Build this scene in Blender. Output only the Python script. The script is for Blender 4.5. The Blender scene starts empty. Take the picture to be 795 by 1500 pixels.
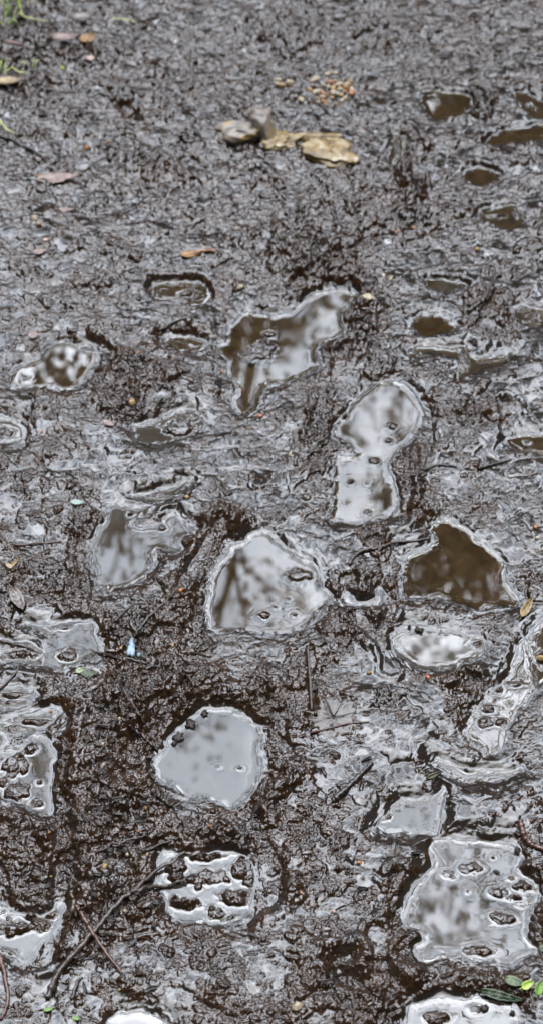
import bpy, bmesh, math, random
import numpy as np
from mathutils import Vector, Matrix, noise as mnoise

random.seed(11)
RNG = np.random.default_rng(7)
sc = bpy.context.scene
COL = sc.collection

# ------------------------------------------------------------------ camera
CAM_H = 1.5
PITCH = math.radians(50)
FPX = 2241.0
cam_d = bpy.data.cameras.new('camera')
cam = bpy.data.objects.new('camera', cam_d)
COL.objects.link(cam)
cam.location = (0, 0, CAM_H)
cam.rotation_euler = (math.pi / 2 - PITCH, 0, 0)
cam_d.sensor_fit = 'VERTICAL'
cam_d.sensor_height = 36
cam_d.sensor_width = 24
cam_d.lens = 18 / (750 / FPX)
cam_d.clip_start = 0.02
cam_d.clip_end = 3000
cam_d.dof.use_dof = True
cam_d.dof.focus_distance = 1.74
cam_d.dof.aperture_fstop = cam_d.lens / 10.5
sc.camera = cam
cP, sP = math.cos(PITCH), math.sin(PITCH)


def W(px, py, z=0.0):
    """photo pixel -> point on the plane of height z (metres)"""
    u = (px - 397.5) / FPX
    v = (py - 750) / FPX
    d = (u, cP - v * sP, -sP - v * cP)
    t = (z - CAM_H) / d[2]
    return d[0] * t, d[1] * t


def Zm(x0, y0, s, pts):
    return [(x0 + a / s, y0 + b / s) for a, b in pts]


# ------------------------------------------------------------------ noise
def perlin(x, y, scale, seed=0):
    x = x / scale + seed * 17.31
    y = y / scale + seed * 9.77
    xi = np.floor(x).astype(np.int64)
    yi = np.floor(y).astype(np.int64)
    xf = x - xi
    yf = y - yi

    def g(ix, iy, dx, dy):
        h = (ix * 374761393 + iy * 668265263 + seed * 974634777) & 0xffffffff
        h = ((h ^ (h >> 13)) * 1274126177) & 0xffffffff
        h = h ^ (h >> 16)
        a = (h & 0xffff) * (2 * math.pi / 65536.0)
        return np.cos(a) * dx + np.sin(a) * dy
    u = xf * xf * xf * (xf * (xf * 6 - 15) + 10)
    v = yf * yf * yf * (yf * (yf * 6 - 15) + 10)
    a = g(xi, yi, xf, yf)
    b = g(xi + 1, yi, xf - 1, yf)
    c = g(xi, yi + 1, xf, yf - 1)
    d = g(xi + 1, yi + 1, xf - 1, yf - 1)
    return 1.5 * ((a + (b - a) * u) + ((c + (d - c) * u) - (a + (b - a) * u)) * v)


def worley(x, y, scale, seed=0):
    x = x / scale
    y = y / scale
    xi = np.floor(x).astype(np.int64)
    yi = np.floor(y).astype(np.int64)
    f1 = np.full(x.shape, 9.0)
    f2 = np.full(x.shape, 9.0)
    val = np.zeros(x.shape)
    for i in (-1, 0, 1):
        for j in (-1, 0, 1):
            cx = xi + i
            cy = yi + j
            h = (cx * 73856093 ^ cy * 19349663 ^ (seed * 83492791)) & 0xffffffff
            h = ((h ^ (h >> 15)) * 2246822519) & 0xffffffff
            h = h ^ (h >> 13)
            jx = (h & 0x3ff) / 1023.0
            jy = ((h >> 10) & 0x3ff) / 1023.0
            hv = ((h >> 20) & 0x3ff) / 1023.0
            d = np.hypot(cx + jx - x, cy + jy - y)
            closer = d < f1
            f2 = np.where(closer, f1, np.minimum(f2, d))
            val = np.where(closer, hv, val)
            f1 = np.where(closer, d, f1)
    return f1, f2, val


def sstep(a, b, x):
    t = np.clip((x - a) / (b - a), 0, 1)
    return t * t * (3 - 2 * t)


def smax(a, b, k):
    h = np.clip(0.5 + 0.5 * (a - b) / k, 0, 1)
    return b + (a - b) * h + k * h * (1 - h)


# ------------------------------------------------------------------ grid (metres)
def axis(fine, grow_neg, grow_pos, rate):
    lo, hi = [], []
    s = fine[1] - fine[0]
    p = fine[0]
    while p > grow_neg:
        s *= rate
        p -= s
        lo.append(p)
    s = fine[-1] - fine[-2]
    p = fine[-1]
    while p < grow_pos:
        s *= rate
        p += s
        hi.append(p)
    return np.array(lo[::-1] + list(fine) + hi)


xs = axis(np.arange(-0.50, 0.5001, 0.00125), -60, 60, 1.035)
yf = [0.56]
while yf[-1] < 2.56:
    yf.append(yf[-1] + 0.00115 + 0.0011 * (yf[-1] - 0.56) / 2.0)
ys = axis(np.array(yf), -60, 90, 1.035)
X, Y = np.meshgrid(xs * 1000, ys * 1000)      # millimetres
NX, NY = len(xs), len(ys)
print('grid', NX, NY, NX * NY)

# ------------------------------------------------------------------ puddles
R4 = (200, 390, 2.208)
R6 = (0, 480, 3.3125)
R7 = (440, 540, 3.3125)
R8 = (100, 700, 3.614)
Q1 = (260, 720, 3.058)
Q2 = (500, 750, 2.695)
Q3 = (0, 880, 3.058)
Q4 = (0, 1060, 3.4565)
Q5 = (200, 1010, 3.3125)
Q6 = (400, 940, 2.0127)
Q7 = (560, 1180, 3.383)
Q8 = (0, 1280, 2.65)
R3 = (560, 80, 3.383)
R5 = (560, 380, 3.383)
# key, frame, outline, islands (cx, cy, rx, ry), drop (mm below the mud around), depth (mm), murk, label
PUD = [
 ('a', R4, [(285,215),(320,180),(350,148),(400,160),(450,165),(500,150),(535,120),(590,85),(640,78),(715,85),(700,115),(665,150),(655,190),(670,215),(625,240),(570,262),(575,300),(590,330),(540,355),(480,372),(425,385),(400,410),(400,460),(340,490),(320,470),(300,430),(330,410),(290,360),(305,320),(250,260),(300,245)],
  [(405,275,42,32),(360,290,30,12),(430,220,19,12),(640,262,18,8),(440,385,20,10)], 9, 9, .015, 'jagged puddle in the upper middle with an irregular mud islet and cloudy reflections'),
 ('b', R6, [(55,285),(55,240),(75,200),(120,180),(195,165),(215,120),(240,90),(300,75),(370,78),(400,110),(470,120),(475,150),(450,200),(410,250),(370,290),(320,300),(250,285),(190,290),(120,300)],
  [(125,242,16,8)], 10, 14, .05, 'olive green puddle at the left edge with white cloud spots'),
 ('c', R7, [(170,310),(180,270),(250,190),(300,140),(350,85),(430,65),(510,75),(550,140),(580,190),(600,210),(580,270),(560,300),(500,370),(440,430),(415,450),(430,520),(450,600),(475,650),(440,710),(350,745),(230,755),(130,745),(150,690),(165,620),(165,560),(165,490),(160,420),(230,440),(285,425),(255,375),(190,350)],
  [(440,280,27,16),(425,352,16,11),(355,450,27,15),(240,550,16,11),(330,555,16,11),(320,698,16,10),(205,232,20,14)], 11, 12, .12, 'grey puddle filling a whole boot print, narrow at its waist'),
 ('d', R8, [(225,145),(320,150),(370,160),(430,140),(440,165),(370,210),(325,250),(340,280),(420,290),(480,265),(520,215),(560,210),(600,250),(660,290),(620,300),(575,320),(580,350),(595,385),(540,380),(480,365),(440,380),(435,430),(440,450),(410,510),(350,555),(270,585),(180,600),(150,560),(140,480),(125,360),(150,270),(205,235),(200,190)],
  [(370,128,32,16),(500,268,20,12),(330,195,15,9)], 8, 8, .3, 'bright forked puddle at left with a mud tongue reaching in from the right'),
 ('e', Q1, [(330,190),(385,185),(430,215),(500,265),(560,300),(605,320),(625,390),(650,440),(705,478),(640,520),(600,580),(540,625),(400,640),(290,615),(150,640),(125,540),(140,440),(155,380),(200,300),(250,240),(310,225)],
  [(540,380,58,32),(385,555,28,17),(495,483,9,6),(522,555,11,8),(437,520,10,5)], 10, 12, .015, 'large central puddle mirroring dark branches against white cloud'),
 ('f', Q2, [(400,35),(440,45),(500,80),(550,125),(600,165),(640,220),(640,280),(690,340),(700,380),(600,370),(520,380),(450,360),(380,340),(320,330),(270,345),(240,300),(250,230),(260,190),(310,165),(360,130),(375,90),(350,65)],
  [(382,345,30,18),(575,382,16,10)], 9, 8, .04, 'clear brown puddle at right with its silty bottom showing'),
 ('g', Q2, [(205,480),(250,462),(350,458),(440,468),(510,480),(560,515),(562,550),(520,580),(440,615),(350,628),(280,610),(225,575),(200,530)],
  [(535,525,18,12)], 7, 5, .5, 'milky oval puddle right below the clear brown one'),
 ('h', Q3, [(110,100),(180,112),(330,108),(430,100),(445,160),(460,220),(430,250),(370,270),(310,300),(280,330),(230,310),(205,270),(230,200),(215,160),(150,128)],
  [(305,245,44,27),(290,122,20,9),(238,126,14,8)], 7, 6, .45, 'small pale puddle at left with a twig lying across it'),
 ('i', Q5, [(95,370),(110,320),(150,270),(190,210),(240,160),(290,115),(330,85),(400,95),(480,100),(540,140),(610,205),(590,270),(600,350),(585,440),(540,510),(480,575),(440,565),(370,540),(280,530),(230,490),(180,470),(130,460),(100,430)],
  [(500,383,11,7),(400,380,5,3)], 14, 14, .32, 'round milky puddle in the lower middle with dark leaf bits on its upper left rim'),
 ('j', Q7, [(240,200),(290,180),(420,180),(520,190),(600,190),(700,240),(690,280),(650,320),(720,360),(760,430),(750,480),(710,530),(700,600),(710,670),(760,720),(690,750),(640,790),(600,790),(560,760),(500,770),(430,760),(350,740),(280,725),(190,745),(150,710),(210,680),(200,630),(130,620),(115,540),(140,460),(180,400),(215,350),(240,300),(240,250)],
  [(435,315,58,32),(340,345,38,20),(575,435,50,26),(690,405,45,26),(640,460,40,14),(680,492,24,10),(585,560,62,32),(480,720,75,24),(225,295,28,18),(420,430,10,6),(545,260,8,6),(630,365,18,8)], 11, 10, .32, 'large milky puddle in the lower right dotted with mud bumps'),
 ('k', (0, 0, 1), [(595,1475),(620,1466),(650,1462),(680,1469),(700,1463),(725,1470),(750,1478),(758,1500),(745,1540),(600,1550),(592,1500)],
  [(640,1492,20,10),(695,1480,8,5)], 9, 8, .5, 'pale puddle cut off by the bottom edge beside a dark green leaf'),
 ('l', Q6, [(735,-10),(750,20),(765,60),(770,130),(740,180),(700,230),(670,270),(680,310),(640,345),(600,305),(565,280),(575,240),(600,200),(640,160),(690,110),(715,50)],
  [(622,240,24,15),(670,240,17,12),(660,145,17,11),(635,200,18,11),(712,128,20,6)], 8, 7, .2, 'crooked channel of grey water at the right edge with round mud bumps'),
 ('m', Q6, [(462,345),(540,370),(600,385),(680,380),(745,368),(700,400),(640,418),(560,412),(510,392)],
  [(570,365,24,18)], 6, 5, .35, 'thin winged puddle between the right channel and the lower right puddle'),
 ('n', Q6, [(290,560),(340,505),(390,470),(430,478),(470,450),(505,432),(490,480),(480,545),(470,570)],
  [(330,518,14,8)], 6, 5, .45, 'pale shallow puddle just above left of the large lower right one'),
 ('o', Q8, [(-40,120),(0,130),(30,180),(80,160),(150,165),(210,150),(238,105),(250,120),(225,175),(190,245),(120,325),(85,345),(40,300),(-40,285)],
  [(50,215,60,28),(160,202,46,22),(120,155,24,26),(20,315,44,18),(200,160,24,14),(20,165,26,18)], 9, 6, .5, 'pale water lying among lug marks at the lower left edge'),
 ('p', (0, 0, 1), [(158,1500),(175,1487),(205,1480),(228,1488),(240,1502),(235,1540),(160,1540)], [], 7, 6, .5, 'sliver of a pale puddle at the bottom edge left of the middle'),
 ('q', Q5, [(116,800),(180,795),(250,800),(420,795),(560,830),(565,900),(560,1000),(530,1095),(420,1130),(250,1120),(180,1110),(150,1050),(118,960)],
  [(330,790,95,44),(195,880,46,60),(340,915,110,36),(505,880,55,46),(250,1045,60,26),(385,1085,46,30),(470,1010,80,34),(560,880,50,100),(480,1120,50,16),(190,1030,20,24),(300,960,20,14)], 12, 6, .5, 'broken water in a heel print with blocky tread marks'),
 ('r', Q3, [(-30,190),(0,175),(60,190),(120,190),(170,215),(205,265),(180,285),(90,270),(60,262),(0,270),(-30,270)],
  [(60,205,60,16),(80,245,60,18),(150,240,30,22),(20,255,20,8)], 6, 4, .4, 'thin water among lumps at the left edge beside the small pale puddle'),
 ('s', Q4, [(-20,150),(30,140),(90,155),(160,100),(180,70),(215,65),(255,120),(295,160),(270,230),(262,330),(262,460),(235,470),(170,430),(100,400),(30,385),(-20,350)],
  [(80,215,66,56),(95,345,62,48),(150,130,44,30),(200,300,14,10),(190,400,30,20),(20,300,30,26)], 12, 6, .1, 'shallow dark puddle in a print at the left edge with two crusty mounds'),
 ('t', R3, [(185,195),(260,182),(420,200),(450,240),(400,300),(280,335),(220,300)], [(420,300,14,10)], 8, 10, .04, 'blurred olive puddle near the top right'),
 ('u', R3, [(55,400),(85,395),(112,440),(100,510),(55,545),(15,525),(50,460)], [(75,460,7,40)], 9, 8, .1, 'crescent of brown water beside a dark rut near the top'),
 ('v', R3, [(640,190),(700,185),(760,225),(830,290),(840,320),(720,305),(680,255)], [(720,250,16,12)], 8, 8, .08, 'glinting brown puddle at the top right edge'),
 ('w', R3, [(515,430),(580,380),(680,365),(830,350),(830,410),(700,425),(600,445),(530,450)], [], 8, 8, .05, 'narrow brown puddle under a pale ridge near the top right edge'),
 ('x', R3, [(395,585),(490,562),(600,612),(520,655),(410,635)], [(565,640,14,10)], 7, 8, .05, 'small brown lens of water below the narrow brown puddle'),
 ('y', R3, [(470,780),(560,760),(640,745),(690,790),(700,830),(640,870),(560,850),(500,830)], [(560,800,50,10),(660,790,10,24)], 6, 5, .1, 'rippled brown puddle at upper right above the pale mud flat'),
 ('z', R5, [(190,90),(300,95),(420,128),(360,150),(330,160),(240,145)], [], 8, 6, .2, 'slim curved puddle right of the dark crumbly ridge'),
 ('aa', R5, [(165,270),(270,262),(330,300),(365,340),(290,372),(180,372),(145,330)], [], 7, 5, .03, 'small plain brown puddle right of the jagged one'),
 ('ab', R5, [(640,250),(740,242),(840,250),(840,330),(710,325),(680,285)], [(740,275,24,12),(745,305,26,8)], 6, 5, .1, 'brown puddle with a ringed bump behind the crumbly clod at right'),
 ('ac', R5, [(615,895),(690,878),(840,885),(840,980),(700,957),(640,925)], [(715,910,14,8)], 8, 6, .06, 'brown puddle cut by the right edge halfway up'),
 ('ad', R5, [(130,470),(170,430),(250,430),(330,450),(380,445),(430,430),(450,490),(560,492),(660,458),(610,520),(520,540),(450,560),(380,590),(370,560),(400,520),(340,480),(200,455),(160,500)],
  [(400,500,12,34),(425,470,0,0)], 6, 5, .15, 'winding brown rivulet of water across the wet flat at right'),
 ('ae', R4, [(45,68),(90,60),(200,52),(240,75),(232,112),(195,132),(120,115),(60,102)], [(160,90,22,9),(130,112,30,6)], 7, 6, .12, 'small dark puddle with a white glint left of the jagged one'),
 ('af', (0, 0, 1), [(193,626),(215,622),(240,612),(262,603),(290,606),(300,628),(270,640),(240,650),(205,648)], [(262,628,24,11),(285,612,8,6)], 6, 5, .3, 'ragged shallow puddle left of the boot print with a lump inside'),
 ('ag', (0, 0, 1), [(-30,612),(0,610),(25,618),(36,630),(36,645),(15,652),(-30,648)], [(4,634,16,6)], 8, 8, .06, 'dark brown puddle cut by the left edge with a curved glint'),
 ('ah', R4, [(90,240),(120,228),(190,238),(230,255),(200,285),(120,262)], [], 6, 5, .05, 'tiny brown pool left of the jagged puddle'),
 ('ai', Q3, [(-10,400),(60,380),(150,395),(140,440),(60,480),(0,490)], [(80,425,60,14),(30,460,40,8)], 6, 4, .5, 'pale water between slanting tread ribs at left'),
 ('aj', Q3, [(-10,560),(60,530),(160,505),(260,490),(250,545),(160,585),(60,610),(-10,600)], [(160,545,60,14),(60,575,50,14),(60,530,30,14)], 6, 4, .5, 'pale water among small knobs under the slanting ribs at left'),
 ('ak', Q3, [(-10,600),(20,590),(45,620),(20,655),(-10,665)], [], 6, 4, .5, 'small pale pool at the left edge above the crusty mounds'),
 ('al', Q2, [(735,480),(790,440),(840,430),(840,640),(800,690),(760,690),(720,640),(735,560)], [(790,580,24,30)], 7, 5, .45, 'pale water strip at the right edge holding a yellow pebble'),
 ('am', Q2, [(0,320),(40,330),(50,360),(110,365),(150,345),(130,300),(160,340),(130,372),(40,372),(0,350)], [], 5, 4, .4, 'thin loop of water right of the large central puddle'),
 ('an', R8, [(330,100),(420,95),(520,60),(600,30),(640,20),(560,90),(480,125),(440,140),(380,110)], [(480,95,34,10)], 5, 4, .35, 'narrow pale strip above the forked puddle'),
]

zmac = 5.5 * perlin(X, Y, 260, 1) + 4.0 * perlin(X, Y, 95, 2) + 2.5 * perlin(X, Y, 42, 3)
# far away the ground rolls gently
dist = np.hypot(X, Y - 1500)
zmac = zmac + sstep(6000, 30000, dist) * 500 * perlin(X, Y, 16000, 4)

# zones: (px, py, radius x px, radius y px, weight)
ROUGH = [(160,1180,75,150,1.2),(210,1020,60,70,1),(215,930,50,50,.9),(285,1010,45,35,1),(525,460,40,75,1.3),
         (440,380,85,45,1.1),(722,455,32,36,1.6),(195,560,75,45,1.1),(555,790,20,40,.6),(600,700,22,50,.7),(500,900,40,45,1),
         (410,1010,60,40,.8),(670,985,30,26,1.1),(500,1440,100,60,.6),(200,1330,110,60,.5),(280,890,30,60,.9),
         (460,650,30,60,1),(60,690,60,60,.3),(590,260,20,60,1.2),(420,60,60,40,.5),(700,150,18,24,1.3),(400,1120,50,80,.7),
         (330,750,30,30,1.),(150,790,40,50,.6),(770,1330,30,80,.9),(690,1445,90,14,.9),(60,60,90,70,.9),(340,1230,60,30,.7),
         (590,1320,26,70,.8),(40,1220,50,50,.9),(680,600,60,60,.55),(60,850,80,40,.7),(760,1010,20,40,.6),
         (730,870,50,20,.5),(450,1210,50,80,.35),(230,250,60,40,.35),(560,860,30,40,.7),(250,480,60,20,.3),
         (600,330,120,35,.5),(130,420,100,60,.3),(250,180,260,120,.35),(520,300,140,60,.35),(560,60,200,50,.3)]
WET = [(690,400,140,40,.5),(720,470,100,26,.5),(690,600,90,30,.5),(690,420,130,70,.8),(700,530,120,50,.8),(740,640,70,60,.5),(560,1110,130,75,1.05),(640,1160,110,50,.9),
       (620,1180,60,30,.6),(500,850,70,50,.6),(560,780,80,30,.8),(50,960,60,50,.7),(40,1060,60,40,.6),(250,640,70,55,.7),
       (300,690,110,35,.8),(740,780,50,60,.7),(690,200,130,90,.5),(420,150,400,110,.3),(230,720,80,30,.7),(90,1450,90,30,.6),
       (260,500,80,50,.5),(130,640,100,40,.3),(560,960,60,40,.6),(50,910,60,30,.5),(500,600,30,30,.2),(700,1200,80,40,.8),
       (400,720,60,30,.8),(200,360,220,70,.25),(390,900,90,20,.3),(60,1380,70,50,.6),(640,350,150,40,.35),
       (430,580,90,40,.3),(760,700,50,40,.5),(770,930,40,70,.8),(450,780,60,26,1.0),(80,720,60,40,.55)]


def zone(lst):
    out = np.zeros_like(X)
    for px, py, rx, ry, w in lst:
        cx, cy = W(px, py)
        ex, _ = W(px + rx, py)
        _, ey = W(px, py - ry)
        out += w * np.exp(-((X / 1000 - cx) / (ex - cx)) ** 2 - ((Y / 1000 - cy) / (ey - cy)) ** 2)
    return out


rough = zone(ROUGH)
wetz = zone(WET)
inside_view = 1 - sstep(500, 900, np.abs(X)) * 1.0
rough += (1 - inside_view) * 0.5 * (0.5 + perlin(X, Y, 180, 61))
wetz += (1 - inside_view) * 0.5 * (0.6 + perlin(X, Y, 220, 62))
zn = 0.35 * perlin(X, Y, 60, 63) + 0.2 * perlin(X, Y, 25, 64)
rough = np.clip(rough + zn, 0, 1.5)
wetz = np.clip(wetz - rough * 0.55 + 0.5 * perlin(X, Y, 50, 65) + 0.05, -.2, 1.2)
zmac += rough * 4.5

# ruts and boot walls: polylines in photo pixels, radius mm, depth mm
CUT = [([(185,1130),(215,1080),(255,1040),(300,1008)], 13, 12), ([(88,1045),(84,1100),(82,1170),(96,1240),(96,1320),(62,1400)], 9, 12),
       ([(352,1190),(372,1230),(392,1270),(385,1310)], 13, 11), ([(588,620),(592,670),(590,730),(583,760)], 8, 10),
       ([(262,880),(290,820),(325,765)], 8, 9), ([(500,440),(530,470),(500,520)], 9, 6), ([(606,240),(612,285)], 8, 12),
       ([(585,1290),(583,1350),(596,1400)], 9, 9), ([(770,1290),(776,1340),(770,1385)], 8, 8), ([(480,520),(470,590),(455,640)], 5, 5),
       ([(395,1040),(410,1100),(400,1130)], 11, 8), ([(555,1370),(560,1430),(590,1470)], 10, 8), ([(640,980),(690,1000),(680,960)], 7, 8),
       ([(535,1440),(500,1430),(490,1405),(520,1395)], 8, 7), ([(240,1240),(300,1235),(380,1245)], 7, 7),
       ([(210,1240),(228,1300),(250,1350)], 5, 5), ([(510,850),(520,900),(550,930)], 8, 7), ([(130,505),(160,520),(150,545)], 8, 8),
       ([(390,440),(430,420),(470,395)], 8, 7), ([(0,1210),(40,1220),(75,1205)], 6, 8), ([(700,140),(702,165)], 7, 14),
       ([(455,950),(458,1040)], 4, 4), ([(620,590),(625,640),(612,690)], 7, 6), ([(740,590),(745,640),(735,660)], 7, 7),
       ([(150,760),(120,800),(128,860)], 7, 6), ([(250,985),(300,965),(340,950)], 6, 4), ([(575,880),(560,930),(570,980)], 6, 7),
       ([(180,155),(200,175)], 9, 8), ([(595,190),(610,215),(600,240)], 8, 10)]
cutm = np.zeros_like(X)


def seg_d(xx, yy, pts, closed):
    d = np.full(xx.shape, 1e9)
    n = len(pts)
    for i in range(n if closed else n - 1):
        ax, ay = pts[i]
        bx, by = pts[(i + 1) % n]
        ex, ey = bx - ax, by - ay
        L = ex * ex + ey * ey + 1e-9
        t = np.clip(((xx - ax) * ex + (yy - ay) * ey) / L, 0, 1)
        d = np.minimum(d, np.hypot(xx - ax - t * ex, yy - ay - t * ey))
    return d


def box(pts, m):
    a = np.array(pts)
    x0, y0 = a.min(0) - m
    x1, y1 = a.max(0) + m
    return (slice(np.searchsorted(ys * 1000, y0), np.searchsorted(ys * 1000, y1)),
            slice(np.searchsorted(xs * 1000, x0), np.searchsorted(xs * 1000, x1)))


wob = (3.2 * perlin(X, Y, 19, 21) + 1.6 * perlin(X, Y, 8, 22))
for pl, r, dep in CUT:
    pts = [tuple(1000 * c for c in W(*p)) for p in pl]
    b = box(pts, r * 4 + 10)
    d = np.maximum(seg_d(X[b], Y[b], pts, False) + wob[b] * .8, 0)
    e = np.exp(-(d / r) ** 2)
    zmac[b] -= 1.45 * dep * e
    zmac[b] += 0.35 * dep * np.exp(-((d - r * 2.1) / (r * .8)) ** 2)
    cutm[b] = np.maximum(cutm[b], e)

# puddle basins -----------------------------------------------------------
FRAC = np.array([1.0])
film_ok = np.ones_like(X)
micro_k = np.ones_like(X)
band = np.zeros_like(X)
bed = np.zeros_like(X)
isl = np.zeros_like(X)
SD = {}


def inside(xx, yy, pts):
    r = np.zeros(xx.shape, bool)
    n = len(pts)
    for i in range(n):
        ax, ay = pts[i]
        bx, by = pts[(i + 1) % n]
        c = ((ay > yy) != (by > yy))
        with np.errstate(divide='ignore', invalid='ignore'):
            xi = (bx - ax) * (yy - ay) / (by - ay + 1e-12) + ax
        r ^= c & (xx < xi)
    return r


def smooth_poly(p, it=2):
    for _ in range(it):
        q = []
        for i in range(len(p)):
            a, b = p[i], p[(i + 1) % len(p)]
            q.append((a[0] * .75 + b[0] * .25, a[1] * .75 + b[1] * .25))
            q.append((a[0] * .25 + b[0] * .75, a[1] * .25 + b[1] * .75))
        p = q
    return p


base0 = zmac.copy()


def zat(F, x, y):
    i = np.clip(np.searchsorted(xs, x) - 1, 0, NX - 2)
    j = np.clip(np.searchsorted(ys, y) - 1, 0, NY - 2)
    tx = (x - xs[i]) / (xs[i + 1] - xs[i])
    ty = (y - ys[j]) / (ys[j + 1] - ys[j])
    return ((F[j, i] * (1 - tx) + F[j, i + 1] * tx) * (1 - ty) + (F[j + 1, i] * (1 - tx) + F[j + 1, i + 1] * tx) * ty)


INFO = []
table = -6.0 + 2.0 * perlin(X, Y, 420, 8)
own = np.full(X.shape, 1e9)
owner = np.full(X.shape, -1)
TMP = []
pixy = []
for n_, (key, fr, outl, isls, drop, depth, murk, label) in enumerate(PUD):
    pts_px = smooth_poly(Zm(*fr, outl), 1)
    w0 = [W(*p, -.008) for p in pts_px]
    lev = float(np.mean([zat(table, a, b) for a, b in w0])) + (3.0 if fr in (R3, R5) else 0)
    pts = [tuple(1000 * c for c in W(p[0], p[1], lev / 1000)) for p in pts_px]
    b = box(pts, 75)
    xx, yy = X[b], Y[b]
    s = seg_d(xx, yy, pts, True)
    s = np.where(inside(xx, yy, pts), -s, s)
    if fr in (R3, R5):
        s = s + 3.0 * perlin(xx * .6, yy, 11, 37)
    s = s + (3.2 * perlin(xx, yy, 38, 38) + 2.4 * perlin(xx, yy, 18, 31) + 1.5 * perlin(xx, yy, 8.5, 32) + .15 * perlin(xx, yy, 4, 36))
    si = np.full(xx.shape, -1e9)
    for ix, iy, rx, ry in isls:
        if rx <= 0:
            continue
        px, py = fr[0] + ix / fr[2], fr[1] + iy / fr[2]
        cx, cy = W(px, py, lev / 1000)
        ex = (W(px + rx / fr[2], py, lev / 1000)[0] - cx) * 1000
        ey = (W(px, py - ry / fr[2], lev / 1000)[1] - cy) * 1000
        rr = np.hypot((xx - cx * 1000) / ex, (yy - cy * 1000) / ey)
        q = (1 - rr) * min(ex, ey) + .38 * min(ex, ey) * perlin(xx, yy, 9, 33)
        si = np.maximum(si, q)
    m = s < own[b]
    owner[b] = np.where(m, n_, owner[b])
    own[b] = np.where(m, s, own[b])
    TMP.append((b, s, si, lev))
    pixy.append(sum(p[1] for p in pts_px) / len(pts_px))
for n_, (key, fr, outl, isls, drop, depth, murk, label) in enumerate(PUD):
    b, s, si, lev = TMP[n_]
    xx, yy = X[b], Y[b]
    mine = owner[b] == n_
    s_all = np.maximum(s, si)
    bw = 2.0 + 5.0 * np.clip(0.5 + perlin(xx, yy, 35, 34), 0, 1.2)
    free = np.maximum(zmac[b], lev + 2.0 + .2 * drop)
    shelf = lev + 0.25 + 0.12 * np.clip(s, 0, 40) + 0.15 * np.sin(2 * math.pi * (s + 1.5 * perlin(xx, yy, 12, 35)) / 4.2) * sstep(0, 2, s)
    if pixy[n_] < 460:
        bw = bw * .35
    t = sstep(bw, bw + (16 if pixy[n_] > 460 else 7) + drop * .8, s)
    zo = shelf * (1 - t) + free * t
    zi = lev - depth * sstep(0, 22, -s) - 0.2 * np.clip(-s, 0, 6)
    zb = np.where(s > 0, zo, zi)
    io = sstep(-6, 1.0, si)
    ztop = lev + 0.9 + 0.32 * np.clip(si, 0, 6)
    zb = np.where((s < 0) & (si > -6), zb * (1 - io) + ztop * io, zb)
    zmac[b] = np.where(mine & (s < 60), zb, zmac[b])
    mk = 1 - (1 - np.clip(sstep(bw * .6, bw + 6, s), 0.03, 1)) * sstep(40, 30, s)
    mk = np.where((si > 0) & (s < 0), np.clip(1.1 * sstep(-1, 3, si), .06, 1.1), mk)
    micro_k[b] = np.where(mine, np.minimum(micro_k[b], mk), micro_k[b])
    bnd = sstep(bw + 5, bw, s) * np.where(s < 0, sstep(2, -2, si), 1)
    band[b] = np.where(mine, bnd * sstep(30, 20, s), band[b])
    _ = np.where(mine, sstep(bw + 5, bw, s) * sstep(30, 20, s), band[b])
    bed[b] = np.where(mine, sstep(0.5, -2.5, s_all), bed[b])
    film_ok[b] = np.where(mine, sstep(0, 8, s_all), film_ok[b])
    INFO.append((key, b, np.where(mine, s, np.maximum(s, 4)), si, lev, murk, label))

# micro relief -------------------------------------------------------------
wx = X + 3.0 * perlin(X, Y, 11, 41) + 1.2 * perlin(X, Y, 4.5, 42)
wy = Y + 3.0 * perlin(X, Y, 11, 43) + 1.2 * perlin(X, Y, 4.5, 44)
f1, f2, v1 = worley(wx, wy * .9, 11.5, 5)
g1, g2, v2 = worley(wx + 50, wy, 5.2, 6)
fine_fade = 1 - sstep(900, 1600, np.abs(X)) * 0.6
lump = (1 - np.minimum(f1, 1) ** 2) * 1.0 + (v1 - .5) * 1.7 - 0.55 * np.exp(-((f2 - f1) / .12) ** 2)
lump2 = (1 - np.minimum(g1, 1) ** 2) * .8 + (v2 - .5) * 1.2
ridg = 1 - np.abs(perlin(wx, wy, 15, 45)) * 2.2
ridg2 = 1 - np.abs(perlin(wx, wy, 6.5, 46)) * 2.2
th = 1.6 * perlin(X, Y, 55, 47)
st = perlin(X * np.cos(th) + Y * np.sin(th), (-X * np.sin(th) + Y * np.cos(th)) * 3.2, 12, 48)
h1, h2, v3 = worley(wx * 1.1 - 90, wy * .95 + 30, 19, 9)
crack = np.exp(-((h2 - h1) / .10) ** 2)
calm = np.clip(.5 + .9 * perlin(X, Y, 48, 80), 0, 1)
slick = .7 * sstep(1350, 1900, Y)
fk = 1 - slick
amp = (.34 + .45 * calm + .85 * rough) * (1 + .7 * sstep(1400, 2200, Y))
k1, k2, kv = worley(wx * .9 + 400, wy, 34, 81)
zmac = zmac + micro_k * (rough + .22) * (4.6 * (1 - np.minimum(k1, 1) ** 2) + 7.5 * (kv - .5) - 2.2 * np.exp(-((k2 - k1) / .13) ** 2))
wxs = X + 5 * perlin(X, Y, 30, 54)
wys = Y + 5 * perlin(X, Y, 30, 55)
streak = 1 - 2.4 * np.abs(perlin(wxs * .38, wys, 10, 56)) + .8 * perlin(wxs * .45, wys, 5, 57)
micro = amp * (2.0 * lump + 1.25 * fk * lump2 + 0.8 * ridg + 1.0 * fk * ridg2 + 1.5 * perlin(wx, wy, 24, 49) + 0.7 * st
               + 1.0 * (v3 - .5) - 1.2 * crack * rough + .75 * fk * perlin(X, Y, 3.4, 50) + .35 * fk * perlin(X, Y, 2.2, 58)) + 1.0 * streak * (1 - .5 * np.clip(rough, 0, 1))
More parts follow.
